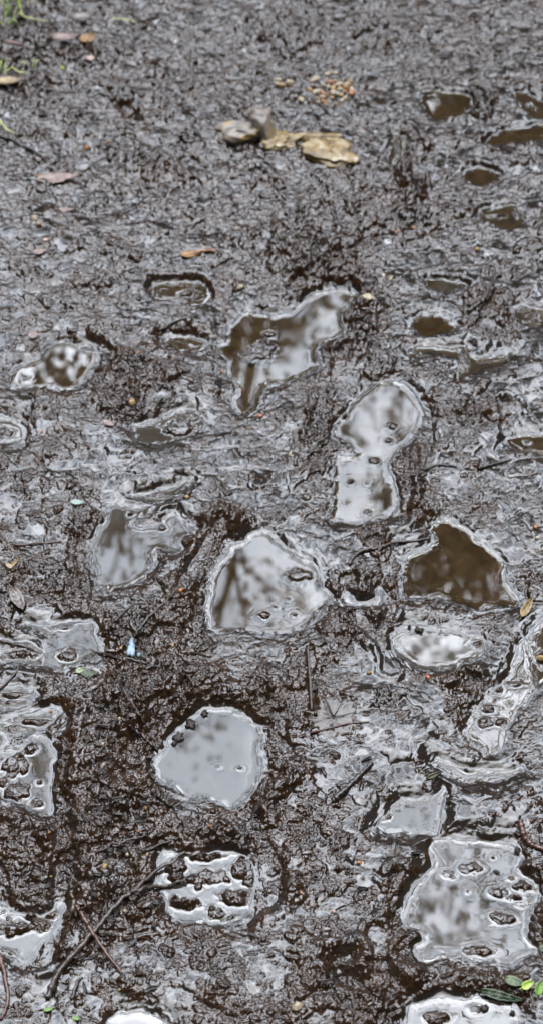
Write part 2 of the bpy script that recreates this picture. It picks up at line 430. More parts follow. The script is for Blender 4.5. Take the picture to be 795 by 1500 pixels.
c1, c2, cv = worley(wx + 700, wy * 1.15, 7.0, 91)
micro += np.clip(wetz, 0, 1) * 1.5 * ((1 - np.minimum(c1, 1) ** 2) * (cv > .45) * (.6 + cv) - .4)
del c1, c2, cv
micro += sstep(1350, 2000, Y) * (2.6 * perlin(wx, wy, 30, 93) + 2.4 * (.5 - np.abs(perlin(wx * .7, wy, 22, 94))))
view = (np.abs(X) < 450) & (Y > 600) & (Y < 2500)
micro -= micro[view].mean()
sd = micro[view].std()
del f1, f2, g1, g2, ridg, ridg2, lump, lump2, h1, h2, v1, v2, v3
zraw = zmac + micro * micro_k
# thin films of silty water in the hollows of the trodden mud
q = -0.55 + 1.4 * wetz - 1.1 * rough + .5 * perlin(X, Y, 30, 51)
flev = zmac + sd * np.clip(q, -3, .45)
under = np.where(film_ok > .5, flev - zraw, -5)
wet = sstep(-0.25, 0.5, under)
kf = .9
zfilm = smax(zraw, flev + .30 * perlin(X, Y, 16, 52) + .10 * perlin(X, Y, 7, 53), kf)
Zt = np.where(film_ok > 0, zraw + (zfilm - zraw) * film_ok, zraw)
wet = np.maximum(wet * film_ok, band)
print('micro sd', sd, 'film share', (wet[view] > .5).mean())
print('terrain computed')

# ------------------------------------------------------------------ materials
def mat(name):
    m = bpy.data.materials.new(name)
    m.use_nodes = True
    nt = m.node_tree
    for n in list(nt.nodes):
        nt.nodes.remove(n)
    out = nt.nodes.new('ShaderNodeOutputMaterial')
    return m, nt, out


def N(nt, t, **kw):
    n = nt.nodes.new(t)
    for k, v in kw.items():
        if k.startswith('i_'):
            n.inputs[k[2:].replace('_', ' ')].default_value = v
        else:
            setattr(n, k, v)
    return n


def ramp(nt, fac, stops):
    r = nt.nodes.new('ShaderNodeValToRGB')
    el = r.color_ramp.elements
    while len(el) < len(stops):
        el.new(.5)
    for e, (p, c) in zip(el, stops):
        e.position = p
        e.color = (*c, 1)
    nt.links.new(fac, r.inputs['Fac'])
    return r.outputs['Color']


def mixc(nt, fac, a, b, mode='MIX'):
    m = nt.nodes.new('ShaderNodeMix')
    m.data_type = 'RGBA'
    m.blend_type = mode
    for sock, v in ((m.inputs[0], fac), (m.inputs[6], a), (m.inputs[7], b)):
        if isinstance(v, (float, int)):
            sock.default_value = v
        elif isinstance(v, tuple):
            sock.default_value = (*v, 1)
        else:
            nt.links.new(v, sock)
    return m.outputs[2]


def math_n(nt, op, a, b=None, clamp=False):
    m = nt.nodes.new('ShaderNodeMath')
    m.operation = op
    m.use_clamp = clamp
    for i, v in enumerate((a, b)):
        if v is None:
            continue
        if isinstance(v, (float, int)):
            m.inputs[i].default_value = v
        else:
            nt.links.new(v, m.inputs[i])
    return m.outputs[0]


def noise(nt, co, scale, detail=3, rough=.55, dist=0.):
    n = nt.nodes.new('ShaderNodeTexNoise')
    n.inputs['Scale'].default_value = scale
    n.inputs['Detail'].default_value = detail
    n.inputs['Roughness'].default_value = rough
    n.inputs['Distortion'].default_value = dist
    nt.links.new(co, n.inputs['Vector'])
    return n.outputs['Fac']


def wet_mud():
    m, nt, out = mat('wet_mud')
    co = N(nt, 'ShaderNodeTexCoord').outputs['Object']
    wa = N(nt, 'ShaderNodeAttribute', attribute_name='wet').outputs['Fac']
    ba = N(nt, 'ShaderNodeAttribute', attribute_name='bed').outputs['Fac']
    ra = N(nt, 'ShaderNodeAttribute', attribute_name='rough').outputs['Fac']
    n1 = noise(nt, co, 22, 5)
    n2 = noise(nt, co, 260, 4, .65)
    base = ramp(nt, n1, [(.3, (.0135, .0066, .0030)), (.7, (.036, .0185, .0088))])
    speck = ramp(nt, n2, [(.35, (.55, .5, .45)), (.62, (1.25, 1.2, 1.15))])
    base = mixc(nt, 1.0, base, speck, 'MULTIPLY')
    silt = mixc(nt, n1, (.013, .0100, .0080), (.024, .019, .0155))
    c = mixc(nt, wa, base, silt)
    bedc = ramp(nt, noise(nt, co, 45, 6, .6, .6), [(.3, (.032, .020, .009)), (.55, (.062, .042, .020)), (.75, (.098, .070, .038))])
    c = mixc(nt, ba, c, bedc)
    p = N(nt, 'ShaderNodeBsdfPrincipled')
    nt.links.new(c, p.inputs['Base Color'])
    nt.links.new(math_n(nt, 'ADD', IOR_MUD, math_n(nt, 'MULTIPLY', wa, .02)), p.inputs['IOR'])
    nt.links.new(math_n(nt, 'SUBTRACT', .5, math_n(nt, 'MULTIPLY', ba, .46), True), p.inputs['Specular IOR Level'])
    n3 = noise(nt, co, 30, 4, .6)
    rgh = math_n(nt, 'ADD', math_n(nt, 'ADD', math_n(nt, 'MULTIPLY', n2, .14), -.02), math_n(nt, 'MULTIPLY', n3, .14))
    rgh = math_n(nt, 'ADD', rgh, math_n(nt, 'MULTIPLY', ra, .04))
    one = math_n(nt, 'SUBTRACT', 1.0, math_n(nt, 'MULTIPLY', wa, .86))
    rgh = math_n(nt, 'MULTIPLY', rgh, one)
    rgh = math_n(nt, 'ADD', rgh, math_n(nt, 'ADD', .03, math_n(nt, 'MULTIPLY', wa, .04)))
    rgh = math_n(nt, 'ADD', rgh, math_n(nt, 'MULTIPLY', ba, .5))
    nt.links.new(rgh, p.inputs['Roughness'])
    b1 = N(nt, 'ShaderNodeBump')
    b1.inputs['Distance'].default_value = .0020
    h = math_n(nt, 'ADD', noise(nt, co, 380, 1.5, .5, .3), math_n(nt, 'MULTIPLY', noise(nt, co, 170, 1.5, .5, .8), 1.8))
    nt.links.new(h, b1.inputs['Height'])
    sa = N(nt, 'ShaderNodeAttribute', attribute_name='slick').outputs['Fac']
    stg = math_n(nt, 'SUBTRACT', 1.0, math_n(nt, 'MAXIMUM', math_n(nt, 'MULTIPLY', wa, .99), sa), True)
    nt.links.new(math_n(nt, 'MULTIPLY', stg, math_n(nt, 'ADD', math_n(nt, 'MULTIPLY', noise(nt, co, 34, 3, .55, .5), 2.4), -.65, True)), b1.inputs['Strength'])
    nt.links.new(b1.outputs[0], p.inputs['Normal'])
    nt.links.new(p.outputs[0], out.inputs[0])
    return m


IOR_MUD = 1.60
IOR_WAT = 1.85


def water(murk):
    m, nt, out = mat('puddle_water')
    co = N(nt, 'ShaderNodeTexCoord').outputs['Object']
    fr = N(nt, 'ShaderNodeFresnel')
    fr.inputs['IOR'].default_value = IOR_WAT
    gl = N(nt, 'ShaderNodeBsdfGlossy')
    gl.inputs['Roughness'].default_value = .012
    tr = N(nt, 'ShaderNodeBsdfTransparent')
    tr.inputs['Color'].default_value = (.93, .88, .78, 1)
    di = N(nt, 'ShaderNodeBsdfDiffuse')
    di.inputs['Color'].default_value = (.088, .078, .067, 1)
    nz = noise(nt, co, 16, 2, .5, .5)
    f = math_n(nt, 'MULTIPLY', math_n(nt, 'ADD', math_n(nt, 'MULTIPLY', nz, 3.0), -.55), murk, True)
    mx = N(nt, 'ShaderNodeMixShader')
    nt.links.new(f, mx.inputs[0])
    nt.links.new(tr.outputs[0], mx.inputs[1])
    nt.links.new(di.outputs[0], mx.inputs[2])
    m2 = N(nt, 'ShaderNodeMixShader')
    nt.links.new(fr.outputs[0], m2.inputs[0])
    nt.links.new(mx.outputs[0], m2.inputs[1])
    nt.links.new(gl.outputs[0], m2.inputs[2])
    nt.links.new(m2.outputs[0], out.inputs[0])
    return m


def simple(name, c1, c2, scale=60, rough_=.4, ior=1.5, bump=.0008, bscale=200, c3=None, detail=5):
    m, nt, out = mat(name)
    co = N(nt, 'ShaderNodeTexCoord').outputs['Object']
    f = noise(nt, co, scale, detail, .6, .5)
    st = [(.35, c1), (.62, c2)]
    if c3:
        st = [(.3, c1), (.5, c2), (.68, c3)]
    c = ramp(nt, f, st)
    p = N(nt, 'ShaderNodeBsdfPrincipled')
    nt.links.new(c, p.inputs['Base Color'])
    p.inputs['Roughness'].default_value = rough_
    p.inputs['IOR'].default_value = ior
    b = N(nt, 'ShaderNodeBump')
    b.inputs['Distance'].default_value = bump
    b.inputs['Strength'].default_value = .8
    nt.links.new(noise(nt, co, bscale, 4), b.inputs['Height'])
    nt.links.new(b.outputs[0], p.inputs['Normal'])
    nt.links.new(p.outputs[0], out.inputs[0])
    return m


def tag(o, label=None, cat=None, group=None, kind=None):
    if label:
        o['label'] = label
    if cat:
        o['category'] = cat
    if group:
        o['group'] = group
    if kind:
        o['kind'] = kind
    return o


def grid_mesh(name, bx, by, Zg, quads=None):
    """mesh over grid nodes; Zg in mm"""
    nx, ny = len(bx), len(by)
    xx, yy = np.meshgrid(bx, by)
    co = np.stack([xx, yy, Zg / 1000], -1).reshape(-1, 3).astype(np.float32)
    i = np.arange(nx - 1)[None, :] + np.arange(ny - 1)[:, None] * nx
    q = np.stack([i, i + 1, i + 1 + nx, i + nx], -1)
    if quads is not None:
        q = q[quads]
        used = np.unique(q)
        mp = np.full(nx * ny, -1)
        mp[used] = np.arange(len(used))
        q = mp[q]
        co = co[used]
    else:
        used = None
    q = q.reshape(-1, 4).astype(np.int32)
    me = bpy.data.meshes.new(name)
    me.vertices.add(len(co))
    me.vertices.foreach_set('co', co.ravel())
    me.loops.add(q.size)
    me.loops.foreach_set('vertex_index', q.ravel())
    me.polygons.add(len(q))
    me.polygons.foreach_set('loop_start', np.arange(0, q.size, 4, dtype=np.int32))
    me.polygons.foreach_set('use_smooth', np.ones(len(q), bool))
    me.update(calc_edges=True)
    return me, used


MUD = wet_mud()
me, _ = grid_mesh('muddy_ground', xs, ys, Zt)
for nm, arr in (('wet', wet), ('bed', bed), ('rough', np.clip(rough + cutm, 0, 1)), ('slick', slick)):
    a = me.attributes.new(nm, 'FLOAT', 'POINT')
    a.data.foreach_set('value', arr.astype(np.float32).ravel())
me.materials.append(MUD)
ground = bpy.data.objects.new('muddy_ground', me)
COL.objects.link(ground)
tag(ground, 'churned wet brown mud trodden by boots', None, None, 'structure')

for key, b, s, si, lev, murk, label in INFO:
    zt = Zt[b]
    dep = lev - zt
    dsh = -np.maximum(s, si)
    zw = lev + .6 * np.exp(-np.clip(dep + .9, 0, 50) / 1.1) + .008 * perlin(X[b], Y[b], 40, 71) + .04 * np.sin(2 * math.pi * (dsh + perlin(X[b], Y[b], 20, 72)) / 4.6) * np.exp(-np.clip(dsh, 0, 99) / 3.2)
    ok = (zt < zw + .3) & (s < 4)
    q = ok[:-1, :-1] | ok[1:, :-1] | ok[:-1, 1:] | ok[1:, 1:]
    if q.sum() < 10:
        continue
    pm, _ = grid_mesh('puddle', xs[b[1]], ys[b[0]], zw, q)
    pm.materials.append(water(murk))
    po = bpy.data.objects.new('puddle', pm)
    COL.objects.link(po)
    tag(po, label, 'puddle', 'puddles in the mud')


def gz(x, y):
    return float(zat(Zt, x, y)) / 1000


def top_z(x, y, r=.004):
    return max(gz(x + a, y + c) for a, c in ((0, 0), (r, 0), (-r, 0), (0, r), (0, -r)))


def Wg(px, py):
    x, y = W(px, py)
    for _ in range(3):
        x, y = W(px, py, gz(x, y))
    return x, y


def mesh_obj(name, bm, m, parent=None, smooth=True):
    me = bpy.data.meshes.new(name)
    bm.to_mesh(me)
    bm.free()
    if smooth:
        for p in me.polygons:
            p.use_smooth = True
    if m:
        me.materials.append(m)
    o = bpy.data.objects.new(name, me)
    COL.objects.link(o)
    if parent:
        o.parent = parent
    return o


def tube(bm, pts, rad, seg=8, jit=.0, seed=0):
    rings = []
    n = len(pts)
    rs = random.Random(seed)
    for i, p in enumerate(pts):
        a = pts[max(i - 1, 0)]
        c = pts[min(i + 1, n - 1)]
        t = (Vector(c) - Vector(a)).normalized()
        up = Vector((0, 0, 1)) if abs(t.z) < .95 else Vector((1, 0, 0))
        sd = t.cross(up).normalized()
        u2 = sd.cross(t)
        ring = []
        for k in range(seg):
            an = 2 * math.pi * k / seg
            r = rad[i] * (1 + jit * (rs.random() - .5) * 2)
            ring.append(bm.verts.new(Vector(p) + sd * math.cos(an) * r + u2 * math.sin(an) * r))
        rings.append(ring)
    for i in range(n - 1):
        for k in range(seg):
            bm.faces.new((rings[i][k], rings[i][(k + 1) % seg], rings[i + 1][(k + 1) % seg], rings[i + 1][k]))
    bm.faces.new(rings[0][::-1])
    bm.faces.new(rings[-1])


def resample(pts, n):
    """pts list of (px,py); catmull-rom"""
    P = [pts[0]] + list(pts) + [pts[-1]]
    out = []
    segs = len(pts) - 1
    for k in range(n):
        t = k / (n - 1) * segs
        i = min(int(t), segs - 1)
        u = t - i
        p0, p1, p2, p3 = P[i], P[i + 1], P[i + 2], P[i + 3]
        out.append(tuple(.5 * ((2 * p1[j]) + (-p0[j] + p2[j]) * u + (2 * p0[j] - 5 * p1[j] + 4 * p2[j] - p3[j]) * u * u + (-p0[j] + 3 * p1[j] - 3 * p2[j] + p3[j]) * u ** 3) for j in range(2)))
    return out


BARK = simple('wet_bark', (.022, .014, .010), (.060, .042, .032), 180, .34, 1.6, .0006, 500)
BARK_R = simple('reddish_bark', (.035, .014, .009), (.10, .045, .030), 150, .3, 1.6, .0005, 500)
DARKB = simple('dark_wet_bark', (.008, .005, .004), (.03, .02, .014), 150, .3, 1.6, .0006, 400)


def stick(name, px, r0, r1, m, label=None, group=None, parent=None, lift=.45, seed=1, off=0., cat='stick'):
    n = max(10, int(len(px) * 10))
    pp = resample(px, n)
    xy = [Wg(*p) for p in pp]
    z = np.array([top_z(a, b_, .002) for a, b_ in xy])
    # a stiff stick rests on the high spots
    zs = z.copy()
    for _ in range(30):
        zs[1:-1] = (zs[:-2] + zs[1:-1] + zs[2:]) / 3
        zs = np.maximum(zs, z - r0 * 1.1)
    rs = random.Random(seed)
    pts, rad = [], []
    for i in range(n):
        t = i / (n - 1)
        r = (r0 * (1 - t) + r1 * t) * (1 + .14 * math.sin(i * 2.1 + seed) * rs.random() + (.35 if rs.random() < .07 else 0))
        pts.append((xy[i][0] + rs.uniform(-1, 1) * r * .18, xy[i][1] + rs.uniform(-1, 1) * r * .18, zs[i] + r * lift + off))
        rad.append(r)
    rad[0] *= .75
    rad[-1] *= .6
    bm = bmesh.new()
    tube(bm, pts, rad, 9, .10, seed)
    o = mesh_obj(name, bm, m, parent)
    if parent is None:
        tag(o, label, cat, group)
    return o


def empty(name, loc=(0, 0, 0)):
    o = bpy.data.objects.new(name, None)
    COL.objects.link(o)
    o.location = loc
    o.empty_display_size = .02
    return o


# main crossed sticks
t_ = empty('stick')
tag(t_, 'long grey brown stick with a side twig lying diagonally at lower left', 'stick', 'sticks and twigs')
stick('shaft', [(70,1465),(88,1425),(130,1375),(165,1335),(205,1298),(240,1272),(272,1250)], .0031, .0018, BARK, parent=t_, seed=3, off=.001)
stick('side_twig', [(192,1308),(220,1302),(250,1300),(274,1296)], .0022, .0014, BARK, parent=t_, seed=4, off=.001)
stick('twig', [(113,1330),(128,1355),(150,1390),(180,1430)], .0026, .0014, BARK_R, 'thin reddish twig crossing over the long stick at lower left', 'sticks and twigs', seed=5, off=.0045)
STK = [([(82,935),(105,942),(130,952),(160,962),(195,968),(215,972)], .0021, .0011, BARK, 'dark bent twig lying across the small pale puddle'),
 ([(0,940),(25,945),(50,952)], .0016, .001, BARK, 'short twig end at left edge level with the bent twig'),
 ([(0,1010),(12,1000),(24,985),(30,972)], .0016, .0010, BARK, 'small twig slanting up from left edge above tread ribs'),
 ([(450,950),(453,990),(456,1042)], .0016, .0012, BARK, 'straight thin stem standing out below the central puddle'),
 ([(510,828),(522,812),(545,805),(585,796),(628,790)], .0022, .0014, BARK, 'kinked twig left of the clear brown puddle'),
 ([(684,458),(705,442),(718,418),(724,396)], .0030, .0020, BARK, 'curved brown stick on wet mud near the crumbly clod'),
 ([(486,1174),(505,1158),(528,1135),(545,1118)], .0034, .0022, DARKB, 'stubby dark stick end in the pale flat lower centre'),
 ([(600,700),(620,690),(640,682),(668,684)], .0020, .0012, DARKB, 'dark forked twig right of the boot print puddle'),
 ([(700,688),(725,680),(748,674)], .0020, .0014, DARKB, 'short dark twig near the right edge puddle'),
 ([(640,440),(655,420)], .0016, .001, DARKB, 'tiny dark twig on the wet flat at right'),
 ([(233,484),(262,470),(290,462)], .0018, .001, BARK, 'blurred twig left of the jagged puddle'),
 ([(180,1010),(196,1035),(214,1062)], .0014, .001, BARK, 'pale thin stalk on dark mud left of the round puddle'),
 ([(190,1060),(215,1085),(232,1102)], .0018, .0014, DARKB, 'dark stalk running into the rim of the round puddle'),
 ([(203,925),(220,905),(245,880),(262,862)], .0015, .0010, BARK, 'fine curved rootlet above right of the blue scrap'),
 ([(168,912),(185,895),(197,885)], .0016, .0011, BARK, 'short twig just above the blue scrap'),
 ([(0,1400),(8,1430),(12,1468),(2,1495)], .0028, .0018, BARK_R, 'reddish bent twig at the bottom left corner'),
 ([(106,1465),(114,1440),(121,1432)], .0022, .0012, DARKB, 'dark upright stub beside the long stick foot'),
 ([(760,1204),(768,1230),(780,1240),(800,1246)], .0036, .0024, BARK_R, 'thick reddish twig end at right edge above the large milky puddle'),
 ([(232,1168),(245,1178),(256,1185)], .0030, .0012, DARKB, 'dark pointed sliver at lower left rim of the round puddle'),
 ([(0,200),(30,212),(62,230)], .0030, .0016, DARKB, 'blurred dark twig at the upper left edge'),
 ([(455,145),(470,155),(482,168)], .0022, .0014, DARKB, 'blurred dark twig beside the gravel patch'),
 ([(282,185),(292,198),(302,212)], .0022, .0014, DARKB, 'blurred dark twig left of the yellow flint'),
 ([(320,150),(338,168),(350,180)], .0020, .0014, DARKB, 'blurred twig just above the yellow flint'),
 ([(455,1075),(480,1068),(515,1060),(540,1058)], .0014, .0010, BARK_R, 'reddish leaf stalk lying on the flattened leaf'),
 ([(150,1246),(175,1236),(215,1225)], .0013, .001, BARK, 'thin pale root near the heel print'),
 ([(210,1250),(232,1240),(252,1232)], .0017, .001, DARKB, 'dark twiglet beside the top of the heel print'),
 ([(480,640),(465,650),(450,672)], .0020, .0012, DARKB, 'dark twig left of the boot print puddle'),
 ([(285,372),(300,368),(316,370)], .0018, .0012, simple('orange_stem', (.25,.10,.04), (.4,.18,.08), 60), 'blurred orange stalk in the upper left middle'),
 ([(735,830),(728,845),(722,862)], .0020, .0012, BARK_R, 'reddish twig above the pale dead leaf at right'),
 ([(20,800),(55,797),(90,794)], .0013, .001, BARK_R, 'long faint reddish stem at left'),
]
for i, (pp, r0, r1, m, lb) in enumerate(STK):
    stick('twig', pp, r0, r1, m, lb, 'sticks and twigs', seed=20 + i, cat='twig', lift=.6)

# ------------------------------------------------------------------ stones
def stone_mat(name, cols, scale=60, rough_=.35):
    return simple(name, cols[0], cols[1], scale, rough_, 1.55, .0006, 300, cols[2] if len(cols) > 2 else None)


FLINT = stone_mat('yellow_flint', [(.03, .02, .012), (.22, .145, .05), (.44, .38, .27)], 38)
FLINT2 = stone_mat('grey_flint', [(.02, .013, .008), (.20, .175, .15), (.36, .22, .05)], 34)
PALE = stone_mat('pale_pebble', [(.16, .12, .07), (.36, .29, .19), (.48, .42, .33)], 150)
ORNG = stone_mat('orange_chip', [(.20, .075, .02), (.38, .16, .045)], 150)
YELL = stone_mat('yellow_pebble', [(.16, .09, .03), (.36, .23, .09)], 120)
PINK = stone_mat('pink_chip', [(.28, .17, .13), (.46, .32, .27)], 120)
RED = stone_mat('brick_chip', [(.30, .08, .04), (.45, .15, .08)], 120)


def rock(name, px, py, w, h, m, label, group=None, d=None, sink=.45, seed=0, ang=0., sub=4, rough_=.25, cat='stone', parts=None):
    """w, h in photo pixels"""
    x, y = Wg(px, py)
    ex = abs(W(px + w / 2, py)[0] - W(px, py)[0])
    ey = abs(W(px, py - h / 2)[1] - W(px, py)[1])
    ez = d if d else .8 * min(ex, ey)
    bm = bmesh.new()
    bmesh.ops.create_icosphere(bm, subdivisions=sub, radius=1)
    off = Vector((seed * 3.7, seed * 1.3, seed * 2.1))
    for v in bm.verts:
        n = v.co.normalized()
        k = 1 + rough_ * 1.6 * mnoise.noise(n * 1.3 + off) + rough_ * .8 * mnoise.noise(n * 3.1 + off) + rough_ * .3 * mnoise.noise(n * 8 + off)
        # facets: flatten in a few directions
        for f in range(4):
            fd = Vector((math.sin(seed + f * 2.4), math.cos(seed * 1.7 + f * 1.9), math.sin(f * 3.3 + seed))).normalized()
            dd = n.dot(fd) * k
            if dd > .78:
                k *= .78 / dd
        v.co = n * k
    bmesh.ops.scale(bm, vec=(ex, ey, ez), verts=bm.verts)
    o = mesh_obj(name, bm, m)
    o.rotation_euler = (0, 0, ang)
    z = (gz(x - ex * .6, y) + gz(x + ex * .6, y) + gz(x, y + ey * .6) + gz(x, y - ey * .6) + gz(x, y)) / 5
    o.location = (x, y, z + ez * (1 - 2 * sink))
    if label:
        tag(o, label, cat, group)
    return o


FG = 'flint stones near the top'
rock('flint_stone', 354, 192, 84, 27, FLINT2, 'knobbly yellow and brown flint lump, left end of the flint row', FG, d=.013, seed=3, ang=-.12, rough_=.32, sink=.35)
rock('flint_stone', 386, 187, 40, 44, FLINT2, 'grey white upright flint knob beside the yellow lump', FG, d=.022, seed=9, ang=.2, rough_=.38, sink=.35)
rock('flint_stone', 414, 208, 52, 30, FLINT, 'yellow edged flint slab right of the grey knob', FG, d=.009, seed=5, ang=-.6, rough_=.5, sink=.4)
rock('flint_stone', 489, 223, 66, 33, FLINT, 'pale cream flint slab half sunk in mud, right end of the row', FG, d=.009, seed=14, ang=-.2, rough_=.5, sink=.42)
rock('flint_stone', 460, 204, 84, 11, FLINT, 'thin buff flint edge showing between the two slabs', FG, d=.007, seed=16, ang=-.03, rough_=.5, sink=.4)

GR = random.Random(5)
spots = [(408,118),(412,125),(424,122),(405,122),(432,142),(440,146)]
while len(spots) < 44:
    a, r = GR.uniform(0, 6.28), GR.random() ** .5
    q = (482 + 34 * r * math.cos(a), 131 + 24 * r * math.sin(a))
    if all(math.hypot(q[0] - s_[0], (q[1] - s_[1]) * 1.5) > 5.2 for s_ in spots):
        spots.append(q)
for i, (a, b_) in enumerate(spots):
    sz = GR.uniform(4.5, 10.5)
    rock('pebble', a, b_, sz, sz * .8, GR.choice([YELL, PALE, PALE, YELL, FLINT2, ORNG]),
         'small yellow or cream pebble in the blurred gravel patch near the top', 'pebbles of the gravel patch', seed=30 + i, ang=GR.uniform(0, 3), sub=2, sink=.4, cat='pebble')

CH = [(154,1270,11,12,YELL,'bright yellow pebble on dark mud at lower left'),
 (435,1475,24,15,PALE,'cream stone chip near the bottom edge left of centre'),
 (194,590,15,11,YELL,'pale yellow pebble left of centre above the ragged puddle'),
 (203,517,6,6,ORNG,'tiny orange chip above the pale yellow pebble'),
 (264,866,12,7,ORNG,'orange splinter on the ridge left of the central puddle'),
 (253,946,7,7,YELL,'small yellow pebble right of the blue scrap'),
 (187,1252,7,7,PALE,'small cream pebble right of the bright yellow one'),
 (213,1183,6,8,YELL,'small yellow chip, upper one left of the heel print'),
 (221,1190,4,5,YELL,'tiny yellow crumb touching the small yellow chip'),
 (204,1218,7,5,ORNG,'orange chip left of the heel print'),
 (216,1252,6,7,YELL,'amber crumb at the upper left of the heel print'),
 (183,1334,9,6,PALE,'cream flake just below the long stick'),
 (327,1272,6,10,YELL,'amber chip inside the heel print'),
 (306,1210,8,5,ORNG,'orange crumb between the round puddle and heel print'),
 (335,1217,5,4,PINK,'pinkish crumb right of the orange one above the heel print'),
 (525,1264,9,7,ORNG,'orange pebble left of the large milky puddle'),
 (626,993,8,10,RED,'brick red chip below the milky oval puddle'),
 (790,965,14,10,YELL,'yellow pebble in the water strip at the right edge'),
 (784,772,10,9,ORNG,'orange chip by the right edge above the clear puddle'),
 (786,789,9,6,PALE,'cream chip right under the orange chip at right edge'),
 (540,986,10,6,YELL,'dull yellow pebble left of the brick red chip'),
 (538,437,24,9,PALE,'flat cream chip at upper right tip of the jagged puddle'),
 (561,405,9,8,PALE,'cream chip on the crumbly ridge above the flat cream chip'),
 (571,409,7,8,PALE,'second cream chip on the ridge, right of its twin'),
 (274,729,9,7,YELL,'yellow chip above the forked puddle'),
 (232,698,0,0,YELL,''),
 (352,422,14,8,PALE,'blurred cream chip above the jagged puddle'),
 (425,665,7,8,PALE,'white chip left of the boot print puddle'),
 (440,753,5,4,YELL,'tiny yellow chip above the central puddle'),
 (530,667,5,4,YELL,'tiny yellow speck at boot print waist'),
 (61,633,6,5,RED,'tiny red chip at left below the olive puddle'),
 (52,321,12,9,PALE,'blurred cream chip at upper left'),
 (57,330,12,6,YELL,'blurred yellowish chip under the cream one at upper left'),
 (128,219,9,6,ORNG,'blurred orange chip in the upper left'),
 (92,100,8,7,simple('moss_green',(.2,.25,.03),(.4,.45,.06)),'blurred lime green pebble top left'),
 (160,208,7,5,YELL,'blurred yellow speck in the upper left area'),
 (383,400,0,0,YELL,''),
 (606,336,7,6,ORNG,'blurred orange speck above the wet flat at right'),
 (698,366,11,5,YELL,'blurred yellow chip at right above the slim puddle'),
 (580,338,6,6,ORNG,'blurred orange speck left of its twin'),
 (372,1150,5,5,PALE,'cream crumb right of the round puddle'),
 (75,1283,7,4,YELL,'olive yellow chip by the rut at lower left'),
 (151,1090,6,5,PALE,'pale crumb on dark mud left of the round puddle'),
 (176,1053,7,7,PALE,'pale crumb on dark mud above the round puddle'),
 (341,1085,0,0,PALE,''),
 (75,1043,7,5,ORNG,'orange crumb among the tread ribs at left'),
 (72,1220,9,4,ORNG,'orange splinter left of the rut'),
 (57,1413,5,4,YELL,'yellow speck among lug marks at lower left'),
 (175,1450,7,5,YELL,'tan crumb below the crossing twig'),
 (395,1305,4,4,PALE,'white speck right of the heel print'),
 (403,1132,5,4,YELL,'yellow speck right of the round puddle'),
 (488,1335,9,6,PINK,'pinkish flake left of the large milky puddle'),
 (441,1308,5,5,ORNG,'amber speck below the middle'),
 (300,452,0,0,ORNG,''),
 (366,628,6,5,YELL,'yellow crumb below the jagged puddle'),
 (381,610,11,6,RED,'red brown chip at lower tip of the jagged puddle'),
 (356,571,7,5,ORNG,'orange crumb on the wet bank of the jagged puddle'),
 (325,545,6,4,ORNG,'orange crumb at left shore of the jagged puddle'),
 (480,1220,4,4,PALE,'white speck in the lower middle'),
 (178,949,5,7,YELL,'amber grain left of the blue scrap'),
]
for i, (a, b_, w_, h_, m, lb) in enumerate(CH):
    if w_ == 0:
        continue
    rock('pebble', a, b_, w_ * .72, h_ * .8, m, lb, 'stone chips scattered on the mud', seed=100 + i, ang=RNG.uniform(-.4, .4), sub=3, sink=.22, cat='pebble')

# ------------------------------------------------------------------ leaves and scraps
def leaf_mesh(L, Wd, curl, serr=0., n=18, seed=0, thick=.0004, tip=1.0, twist=0.):
    """closed leaf lying in xy, along x, with a midrib groove"""
    bm = bmesh.new()
    rs = random.Random(seed)
    top, bot = [], []
    cols = (-1, -.66, -.33, 0, .33, .66, 1)
    for i in range(n + 1):
        t = i / n
        w = Wd * (math.sin(math.pi * t ** .85) ** .8 if 0 < t < 1 else 0) * (1 - .25 * t * tip) + Wd * .02
        rt, rb = [], []
        jl = 1 + serr * rs.uniform(-1, 1)
        jr = 1 + serr * rs.uniform(-1, 1)
        for c in cols:
            yy = c * w * (jl if c < 0 else jr)
            z = curl * L * (abs(c) ** 1.5 * .35 + .5 * (t - .5) ** 2 + .04 * math.sin(6 * t + seed)) + (-.012 * L if c == 0 else 0) + twist * c * (t - .5) * Wd
            z += .012 * L * math.sin(t * 30 + abs(c) * 5)
            rt.append(bm.verts.new((t * L - L / 2, yy, z + thick)))
            rb.append(bm.verts.new((t * L - L / 2, yy, z - thick)))
        top.append(rt)
        bot.append(rb)
    m_ = len(cols)
    for i in range(n):
        for k in range(m_ - 1):
            bm.faces.new((top[i][k], top[i + 1][k], top[i + 1][k + 1], top[i][k + 1]))
            bm.faces.new((bot[i][k], bot[i][k + 1], bot[i + 1][k + 1], bot[i + 1][k]))
        bm.faces.new((top[i][0], bot[i][0], bot[i + 1][0], top[i + 1][0]))
        bm.faces.new((top[i][-1], top[i + 1][-1], bot[i + 1][-1], bot[i][-1]))
    bm.faces.new([top[0][k] for k in range(m_)] + [bot[0][k] for k in reversed(range(m_))])
    bm.faces.new([bot[n][k] for k in range(m_)] + [top[n][k] for k in reversed(range(m_))])
    bmesh.ops.recalc_face_normals(bm, faces=bm.faces)
    return bm


def settle(o, px, py, ang, tilt=(0, 0), lift=.001, spread=.004):
    x, y = Wg(px, py)
    o.location = (x, y, top_z(x, y, spread) + lift)
    o.rotation_euler = (tilt[0], tilt[1], ang)


